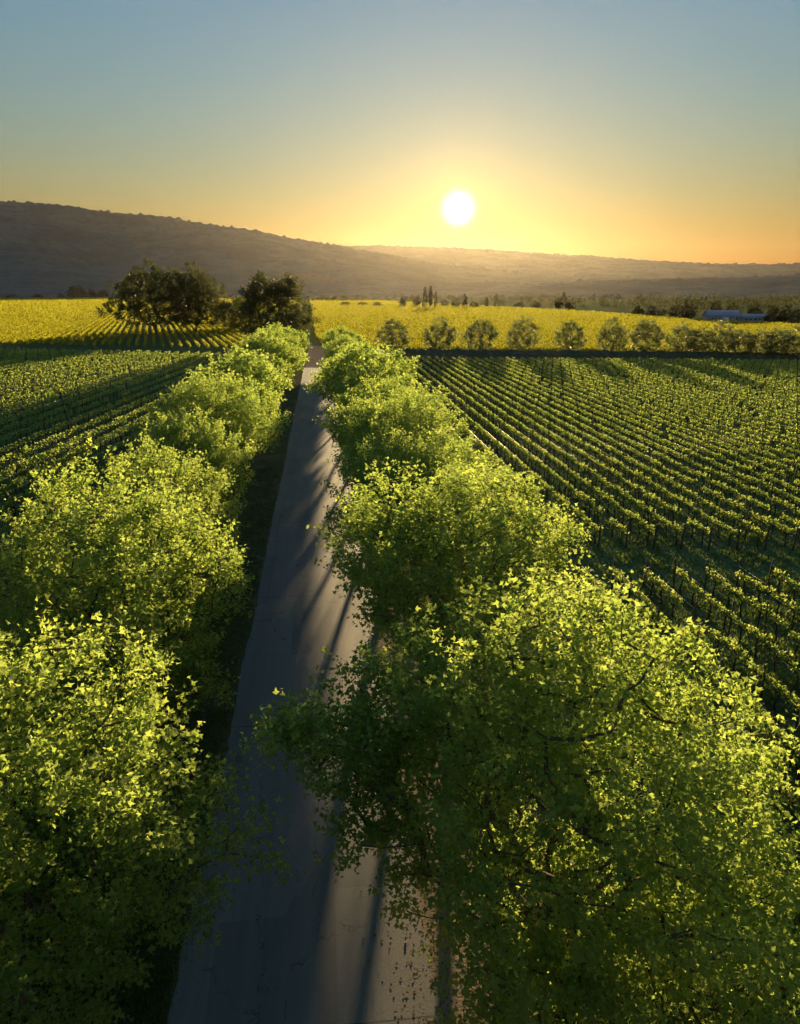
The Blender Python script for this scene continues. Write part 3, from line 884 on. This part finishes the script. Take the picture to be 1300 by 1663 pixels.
L1 = [(-108, 243), (-24, 216), (-30, 415), (-180, 424), (-190, 300)]
carpet('vine_block', 'golden striped vine block round the foot of the great oaks', L1, math.radians(-12.5), 2.5, 0, M_GOLD_LEAF, 0.0016, 0.3, 0.9, 5, 90000)
carpet('vine_block', 'bright golden vine block far off on the left', [(-190, 432), (-36, 424), (-26, 1050), (-420, 1850), (-800, 1850)], math.radians(-12.5), 2.8, 0, M_GOLD_LEAF, 0.0015, 0.45, 0.7, 6, 95000)
carpet('vine_block', 'golden vine field behind the row of rounded trees', [(5, 214), (195, 176), (232, 320), (213, 420), (206, 560), (90, 1100), (-15, 1100), (-2, 260)], math.radians(72), 2.4, 0, M_GOLD_LEAF, 0.0014, 0.33, 0.8, 7, 150000)

# ------------------------------------------------------------------ grass
def grass(name, label, pts, h, seed, nb=4):
    r = np.random.default_rng(seed)
    n = len(pts)
    idx = np.repeat(np.arange(n), nb)
    m = len(idx)
    P = np.concatenate([pts[idx] + r.normal(0, .09, (m, 2)), np.zeros((m, 1))], 1)
    d = np.hypot(P[:, 0], P[:, 1])
    hh = h[idx] * r.uniform(.5, 1.2, m); w = 0.012 + d * 0.0006
    a = r.uniform(0, 6.28, m)
    side = np.stack([np.cos(a), np.sin(a), np.zeros(m)], -1) * w[:, None]
    tip = P + np.stack([r.normal(0, .35, m) * hh, r.normal(0, .35, m) * hh, hh], -1)
    V = np.stack([P - side, P + side, tip], 1).reshape(-1, 3)
    link(name, raw_mesh(name, V, np.arange(m * 3), np.arange(m) * 3, M_GRASS), None, label, 'grass', None, 'stuff')


gr = np.random.default_rng(9)
def scatter(n, x0, x1, y0, y1, power=1.0):
    f = gr.uniform(size=n)
    y = 1 / (1 / y0 + f * (1 / y1 - 1 / y0)) if power else y0 + (y1 - y0) * f
    return np.stack([gr.uniform(x0, x1, n), y], -1)
def seen(p):
    u, w, d = px(np.concatenate([p, np.zeros((len(p), 1))], 1))
    return p[(d > 2) & (u > -40) & (u < 1340) & (w < 1720)]
pr = seen(scatter(120000, 11.3, 60, 9, 110))
grass('grass', 'rough green cover crop between the right vine rows', pr, 0.09 + 0.20 * (np.sin(pr[:, 0] * .9 + pr[:, 1] * .35) * np.sin(pr[:, 1] * .8) > .25) * gr.uniform(0.3, 1, len(pr)) + gr.uniform(0, .1, len(pr)), 1)
pv = seen(np.concatenate([scatter(26000, -12.5, -4.35, 9, 70), scatter(9000, 4.3, 11.5, 9, 60)]))
grass('grass', 'dark grass verge between the road edge and the tree trunks', pv, gr.uniform(.07, .24, len(pv)), 2)
pl = seen(scatter(60000, -70, -12.5, 30, 130))
grass('grass', 'green cover crop between the left vine rows', pl, gr.uniform(.1, .32, len(pl)), 3, 3)


# ------------------------------------------------------------------ far trees, one by one
FR = [tree_meshes('far_round%d' % i, 200 + i, 4.2, 0.8, 9.4, 46, 26, 1.1, LEAF2, M_FAR_LEAF, trunk_h=1.5, rtip=0.05, spread=1.4, minr=0.05, sides=4, clen=1.0, mind=1.3, fat=0.5, shape=0.8, lob=0.3) for i in range(4)]


def spire(name, seed, wid):
    """a narrow tree, ten metres tall"""
    r = np.random.default_rng(seed); n = 520
    t = r.uniform(size=n) ** 0.8; a = r.uniform(0, 6.28, n)
    tier = 0.75 + 0.35 * np.abs(np.sin(t * 17)) if wid > 1 else 1.0
    rad = wid * (1 - t) ** (0.85 if wid > 1 else 0.5) * tier * np.sqrt(r.uniform(.3, 1, n))
    pos = np.stack([rad * np.cos(a), rad * np.sin(a), 0.7 + t * 9.0], -1)
    al = np.stack([np.cos(a), np.sin(a), np.full(n, .2 if wid > 1 else 1.2)], -1) + r.normal(size=(n, 3)) * .4
    lv = leaves(name + '_crown', pos, al, r.normal(size=(n, 3)) + np.array((0, 0, .6)), r.uniform(.5, 1.0, n), LEAF2, M_FAR_LEAF)
    return MB().tube([(0, 0, -.1), (0, 0, 5), (0, 0, 9.6)], [.25, .16, .04], 5).mesh(name + '_wood', M_BARK), lv


CON = [spire('conifer%d' % i, 230 + i, 2.0) for i in range(2)]
CYP = [spire('cypress%d' % i, 240 + i, 0.9) for i in range(2)]
FAR_TREES = [
    (-463, 1482, 'round', 22.4, 33, 'dark round tree, largest at the foot of the left hill'), (-490, 1473, 'round', 9.3, 14, 'small bush just left of the dark round tree below the left hill'),
    (-437, 1489, 'round', 16.6, 19, 'tree just right of the dark round tree below the left hill'), (-418, 1496, 'round', 15.5, 21, 'tree right at the edge of the leftmost oak, below the left hill'),
    (-528, 1459, 'round', 8, 20, 'low wide bush behind the golden block near the far pole'), (-567, 1446, 'round', 8, 24, 'low wide bush at the far left edge of the golden block'),
    (82, 735, 'round', 8.6, 7.4, 'small lone round tree left of the tall cypresses'), (103, 788, 'round', 10.6, 9.2, 'round tree touching the left side of the tall conifer'),
    (100, 708, 'conifer', 19.6, 6.3, 'tall tiered conifer left of the two cypresses below the sun'), (105.5, 707, 'cypress', 20.2, 3.8, 'tall slim cypress in the middle of the three spires'),
    (110.5, 707, 'cypress', 14.8, 3.2, 'shorter slim cypress, rightmost of the three spires'), (127, 756, 'round', 6.4, 10.2, 'low round tree right of the three spires'),
    (134, 729, 'round', 8.6, 8.6, 'round tree left of the pointed conifer below the sun'), (138, 704, 'conifer', 13.1, 5.9, 'pointed conifer almost straight below the sun'),
    (147, 703, 'round', 5.9, 9.5, 'low wide tree right of the pointed conifer'), (159, 701, 'cypress', 9.5, 3.6, 'small slim cypress right of the sun'),
    (168, 700, 'conifer', 10.7, 5.3, 'small ragged conifer beside the small slim cypress'), (191, 698, 'round', 5.3, 10.7, 'low spreading tree midway between small conifer and dark conifer'),
    (206, 696, 'round', 6.5, 10.7, 'spreading tree left of the dark broad conifer'), (218, 650, 'conifer', 15.0, 7.2, 'dark broad conifer standing alone right of the sun'),
    (220, 671, 'round', 8.6, 8.0, 'round tree against the left foot of the dark broad conifer'), (218, 629, 'round', 7.6, 9.7, 'round tree against the right foot of the dark broad conifer'),
    (26, 796, 'round', 4.6, 10.6, 'low bush right of the dark oak at the far field edge'), (45, 794, 'round', 4.0, 11.9, 'middle one of three low bushes at the far field edge'),
    (58, 764, 'round', 4.5, 10.2, 'rightmost of three low bushes at the far field edge'),
    (212, 477, 'round', 6.2, 8.3, 'leftmost tree of the grove left of the barn'), (216, 465, 'round', 6.9, 8.9, 'second tree from left in the grove left of the barn'),
    (218, 454, 'round', 5.5, 6.3, 'small pale tree in the grove left of the barn'), (217, 433, 'round', 7.6, 9.9, 'wide round tree before the two conifers near the barn'),
    (227, 442, 'conifer', 11.2, 3.8, 'left one of two conifers near the barn'), (221, 423, 'conifer', 11.1, 4.3, 'right one of two conifers near the barn'),
    (212, 409, 'round', 9.8, 10.9, 'big dark round tree against the left end of the barn'), (246, 440, 'round', 10.1, 8.5, 'tree rising behind the left half of the barn roof'),
    (269, 459, 'round', 8.6, 9.7, 'tree behind the middle of the barn roof'), (267, 430, 'round', 8.4, 8.5, 'tree behind the right end of the barn roof'),
    (252, 388, 'round', 6.2, 7.4, 'low tree against the right end of the barn'), (240, 371, 'round', 8.2, 7.9, 'dark tree between barn and right edge, leftmost of three'),
    (238, 357, 'round', 8.9, 9.5, 'widest dark tree right of the barn'), (236, 344, 'round', 7.7, 7.4, 'dark tree at the right edge beyond the golden field'),
]
for i, (x, y, kd, h, w, lab) in enumerate(FAR_TREES):
    ms = {'round': FR[i % 4], 'conifer': CON[i % 2], 'cypress': CYP[i % 2]}[kd]
    w0 = {'round': 10.0, 'conifer': 4.6, 'cypress': 2.3}[kd]
    place_tree(ms, {'round': 'far_tree', 'conifer': 'conifer', 'cypress': 'cypress'}[kd], lab, 'tree', (x, y, 0), ra.uniform(0, 6.28), (w / w0, w / w0, h / 10.0), 'trees beyond the fields')


def woodland(name, label, n, areas, seed):
    r = np.random.default_rng(seed); P = []; S = []
    for (x0, x1, y0, y1, share, hmax) in areas:
        for _ in range(int(n * share)):
            cx, cy2 = r.uniform(x0, x1), r.uniform(y0, y1)
            h = hmax * r.uniform(.45, 1); w = h * r.uniform(.4, .75); k = 44
            e = r.normal(size=(k, 3)); e /= np.linalg.norm(e, axis=1, keepdims=True)
            P.append(e * np.array((w, w, h * .5)) * r.uniform(.5, 1, (k, 1)) + np.array((cx, cy2, h * .5))); S.append(np.full(k, h * .22) * r.uniform(.6, 1.2, k))
    P = np.concatenate(P); S = np.concatenate(S)
    link(name, leaves(name, P, r.normal(size=P.shape), r.normal(size=P.shape) + np.array((0, 0, .5)), S, LEAF2, M_FAR_LEAF), None, label, 'woodland', None, 'stuff')


woodland('woodland', 'hazy belts of trees and hedges along the foot of the hills', 620,
         [(255, 620, 480, 900, .22, 11), (240, 900, 760, 1350, .30, 12), (-60, 260, 1150, 1480, .18, 9), (-900, -330, 1520, 1700, .18, 10), (-330, -40, 1250, 1500, .08, 8), (240, 330, 300, 470, .04, 9)], 31)

# ------------------------------------------------------------------ barn, shed, pole, car, stones
M_ROOF = plain('blue_metal_roof_hazed', (0.36, 0.43, 0.55), 0.55, 0.2, (0.29, 0.35, 0.46), 1.5)  # blue roof colour, paled in place of distance haze
M_BWALL = plain('barn_wall_hazed', (0.38, 0.43, 0.52), 0.8, 0, (0.31, 0.35, 0.43), 1.0)  # bluish wall colour with the same haze painted in
M_WHITE = plain('white_paint', (0.80, 0.80, 0.78), 0.5, 0, (0.7, 0.7, 0.68), 2.0)
M_GLASS = plain('dark_glass', (0.02, 0.025, 0.03), 0.08, 0, (0.015, 0.02, 0.025), 2.0, spec=0.6)
M_TYRE = plain('tyre_rubber', (0.02, 0.02, 0.02), 0.9)
M_RIM = plain('wheel_metal', (0.5, 0.5, 0.5), 0.35, 0.9)
M_LAMP = plain('lamp_glass', (0.7, 0.7, 0.68), 0.15)
M_RED = plain('tail_lamp', (0.35, 0.02, 0.02), 0.2)
M_PALE = plain('pale_sheet', (0.5, 0.48, 0.42), 0.7, 0, (0.4, 0.38, 0.33), 0.5)
M_STONE = plain('pale_stone', (0.42, 0.40, 0.37), 0.9, 0, (0.3, 0.29, 0.27), 20)


def gable(L, Wd, e, r, over=0.6):
    m = MB()
    x, y = L / 2 + over, Wd / 2 + over
    k = (r - e) / (Wd / 2); ye = e - k * over
    m.poly([(-x, -y, ye), (x, -y, ye), (x, 0, r), (-x, 0, r), (-x, y, ye), (x, y, ye), (-x, -y, ye + .22), (x, -y, ye + .22), (x, 0, r + .22), (-x, 0, r + .22), (-x, y, ye + .22), (x, y, ye + .22)],
           [(6, 7, 8, 9), (9, 8, 11, 10), (0, 3, 2, 1), (3, 4, 5, 2), (0, 1, 7, 6), (4, 10, 11, 5), (0, 6, 9, 3), (3, 9, 10, 4), (1, 2, 8, 7), (2, 5, 11, 8)])
    return m


def house_body(L, Wd, e, r):
    x, y = L / 2, Wd / 2
    return MB().poly([(-x, -y, 0), (x, -y, 0), (x, y, 0), (-x, y, 0), (-x, -y, e), (x, -y, e), (x, y, e), (-x, y, e), (-x, 0, r - .05), (x, 0, r - .05)],
                     [(0, 1, 5, 4), (2, 3, 7, 6), (1, 2, 6, 9, 5), (3, 0, 4, 8, 7)])


def barn(loc, rz, L, Wd, e, r, label, name, wall, roof, white_door, cat):
    t = thing(name, label, cat, loc, rz)
    link('wall', house_body(L, Wd, e, r).mesh('wall', wall), t)
    link('roof', gable(L, Wd, e, r).mesh('roof', roof), t)
    for k in range(5):
        if k == 2 and white_door: continue
        w = link('window', MB().box((-L * .38 + k * L * .19, -Wd / 2 - .02, e * .58), (1.5, .10, 1.1)).mesh('window', M_WHITE), t)
        link('pane', MB().box((-L * .38 + k * L * .19, -Wd / 2 - .06, e * .58), (1.2, .06, .85)).mesh('pane', M_GLASS), w)
    if white_door:
        link('door', MB().box((0.6, -Wd / 2 - .06, 1.55), (3.6, .14, 3.1)).mesh('door', M_WHITE), t)
    return t


barn((217.5, 382, 0), -0.12, 17, 9, 3.6, 6.0, 'blue-grey metal roofed barn with a white door beyond the golden field', 'barn', M_BWALL, M_ROOF, True, 'barn')
barn((233.5, 378.5, 0), -0.12, 13, 7, 2.7, 4.2, 'lower blue-grey wing joined to the right of the barn', 'barn', M_BWALL, M_ROOF, False, 'barn')
barn((-610, 1480, 0), 0.35, 90, 14, 4.5, 7.0, 'long pale low shed at the foot of the left hill', 'farm_shed', M_PALE, M_PALE, False, 'shed')

pole = thing('utility_pole', 'thin dark utility pole in the far left golden field', 'pole', (-356, 985, 0))
link('shaft', MB().tube([(0, 0, -.2), (0, 0, 5), (0, 0, 10)], [.2, .18, .15], 6).mesh('shaft', M_POST), pole)
link('crossarm', MB().box((0, 0, 9.3), (2.4, .15, .18)).mesh('crossarm', M_POST), pole)


def car(loc, rz, label):
    t = thing('parked_car', label, 'car', loc, rz)
    prof = [(-2.15, .32), (-2.18, .72), (-1.95, .88), (-1.15, .95), (-.62, 1.36), (.62, 1.40), (1.30, .98), (2.02, .90), (2.20, .66), (2.18, .32)]
    m = MB(); n = len(prof); V = []
    for s_, y in ((-1, .86), (1, .86)):
        for (x, z) in prof: V.append((x, s_ * (y - (.16 if z > 1.1 else 0)), z))
    F = [tuple(range(n))[::-1], tuple(range(n, 2 * n))] + [(i, (i + 1) % n, n + (i + 1) % n, n + i) for i in range(n)]
    m.poly(V, F); link('body', m.mesh('body', M_WHITE), t)
    for s_ in (-1, 1):
        q = [(-.98, s_ * .835, .98), (1.12, s_ * .835, 1.0), (.58, s_ * .715, 1.33), (-.58, s_ * .715, 1.30)]
        q2 = [(a, b + s_ * .012, c) for a, b, c in q]
        link('side_window', MB().poly(q2, [(0, 1, 2, 3) if s_ < 0 else (3, 2, 1, 0)]).mesh('side_window', M_GLASS), t)
    link('windscreen', MB().poly([(1.27, -.72, 1.02), (1.27, .72, 1.02), (.68, .62, 1.385), (.68, -.62, 1.385)], [(0, 1, 2, 3)]).mesh('windscreen', M_GLASS), t)
    link('rear_window', MB().poly([(-1.12, -.72, .985), (-.66, -.62, 1.345), (-.66, .62, 1.345), (-1.12, .72, .985)], [(0, 1, 2, 3)]).mesh('rear_window', M_GLASS), t)
    for x in (-1.35, 1.35):
        for s_ in (-1, 1):
            w = link('wheel', MB().tube([(x, s_ * .70, .33), (x, s_ * .90, .33)], .33, 16).mesh('tyre', M_TYRE), t)
            link('rim', MB().tube([(x, s_ * .88, .33), (x, s_ * .915, .33)], .2, 12).mesh('rim', M_RIM), w)
    for s_ in (-1, 1):
        link('headlight', MB().box((2.15, s_ * .62, .70), (.12, .34, .13)).mesh('headlight', M_LAMP), t)
        link('tail_light', MB().box((-2.15, s_ * .62, .74), (.10, .30, .12)).mesh('tail_light', M_RED), t)


car((15.6, 196.8, 0.01), -0.25, 'small white car parked where the farm track leaves the road')

for i, (x, y, r0, lab) in enumerate([(0.62, 15.2, .028, 'small pale stone lying on the asphalt near the bottom'), (1.75, 14.9, .036, 'larger pale stone on the asphalt beside the right shoulder')]):
    r = np.random.default_rng(50 + i)
    import bmesh
    bm = bmesh.new(); bmesh.ops.create_icosphere(bm, subdivisions=2, radius=r0)
    for v in bm.verts: v.co = v.co * (1 + r.normal() * .08); v.co.z *= .6
    me = bpy.data.meshes.new('stone'); bm.to_mesh(me); bm.free(); me.materials.append(M_STONE)
    link('stone', me, None, lab, 'stone', None, None, (x, y, .014 + r0 * .45))

# fallen leaves along the road edges
lr = np.random.default_rng(404)
nl = 1700
ly = 1 / (1 / 10 + lr.uniform(size=nl) * (1 / 95 - 1 / 10))
side = lr.uniform(size=nl) < 0.66
lx = np.where(side, 2.45 + lr.normal(0, .75, nl), -4.3 + lr.normal(0, .35, nl))
lp = np.stack([lx, ly, np.full(nl, 0.021) + lr.uniform(0, .006, nl)], -1)
M_LITTER = leaf_mat('fallen_leaf', (0.16, 0.10, 0.045), (0.30, 0.21, 0.09), (0.25, 0.15, 0.05), 0.2, rough=0.8, spec=0.05)
link('leaf_litter', leaves('leaf_litter', lp, np.stack([lr.normal(size=nl), lr.normal(size=nl), lr.normal(size=nl) * .04], -1), np.stack([lr.normal(size=nl) * .08, lr.normal(size=nl) * .08, np.ones(nl)], -1), lr.uniform(.035, .085, nl) * (1 + ly * .008), LEAF2, M_LITTER),
     None, 'dry fallen leaves scattered along both edges of the road', 'leaves', None, 'stuff')
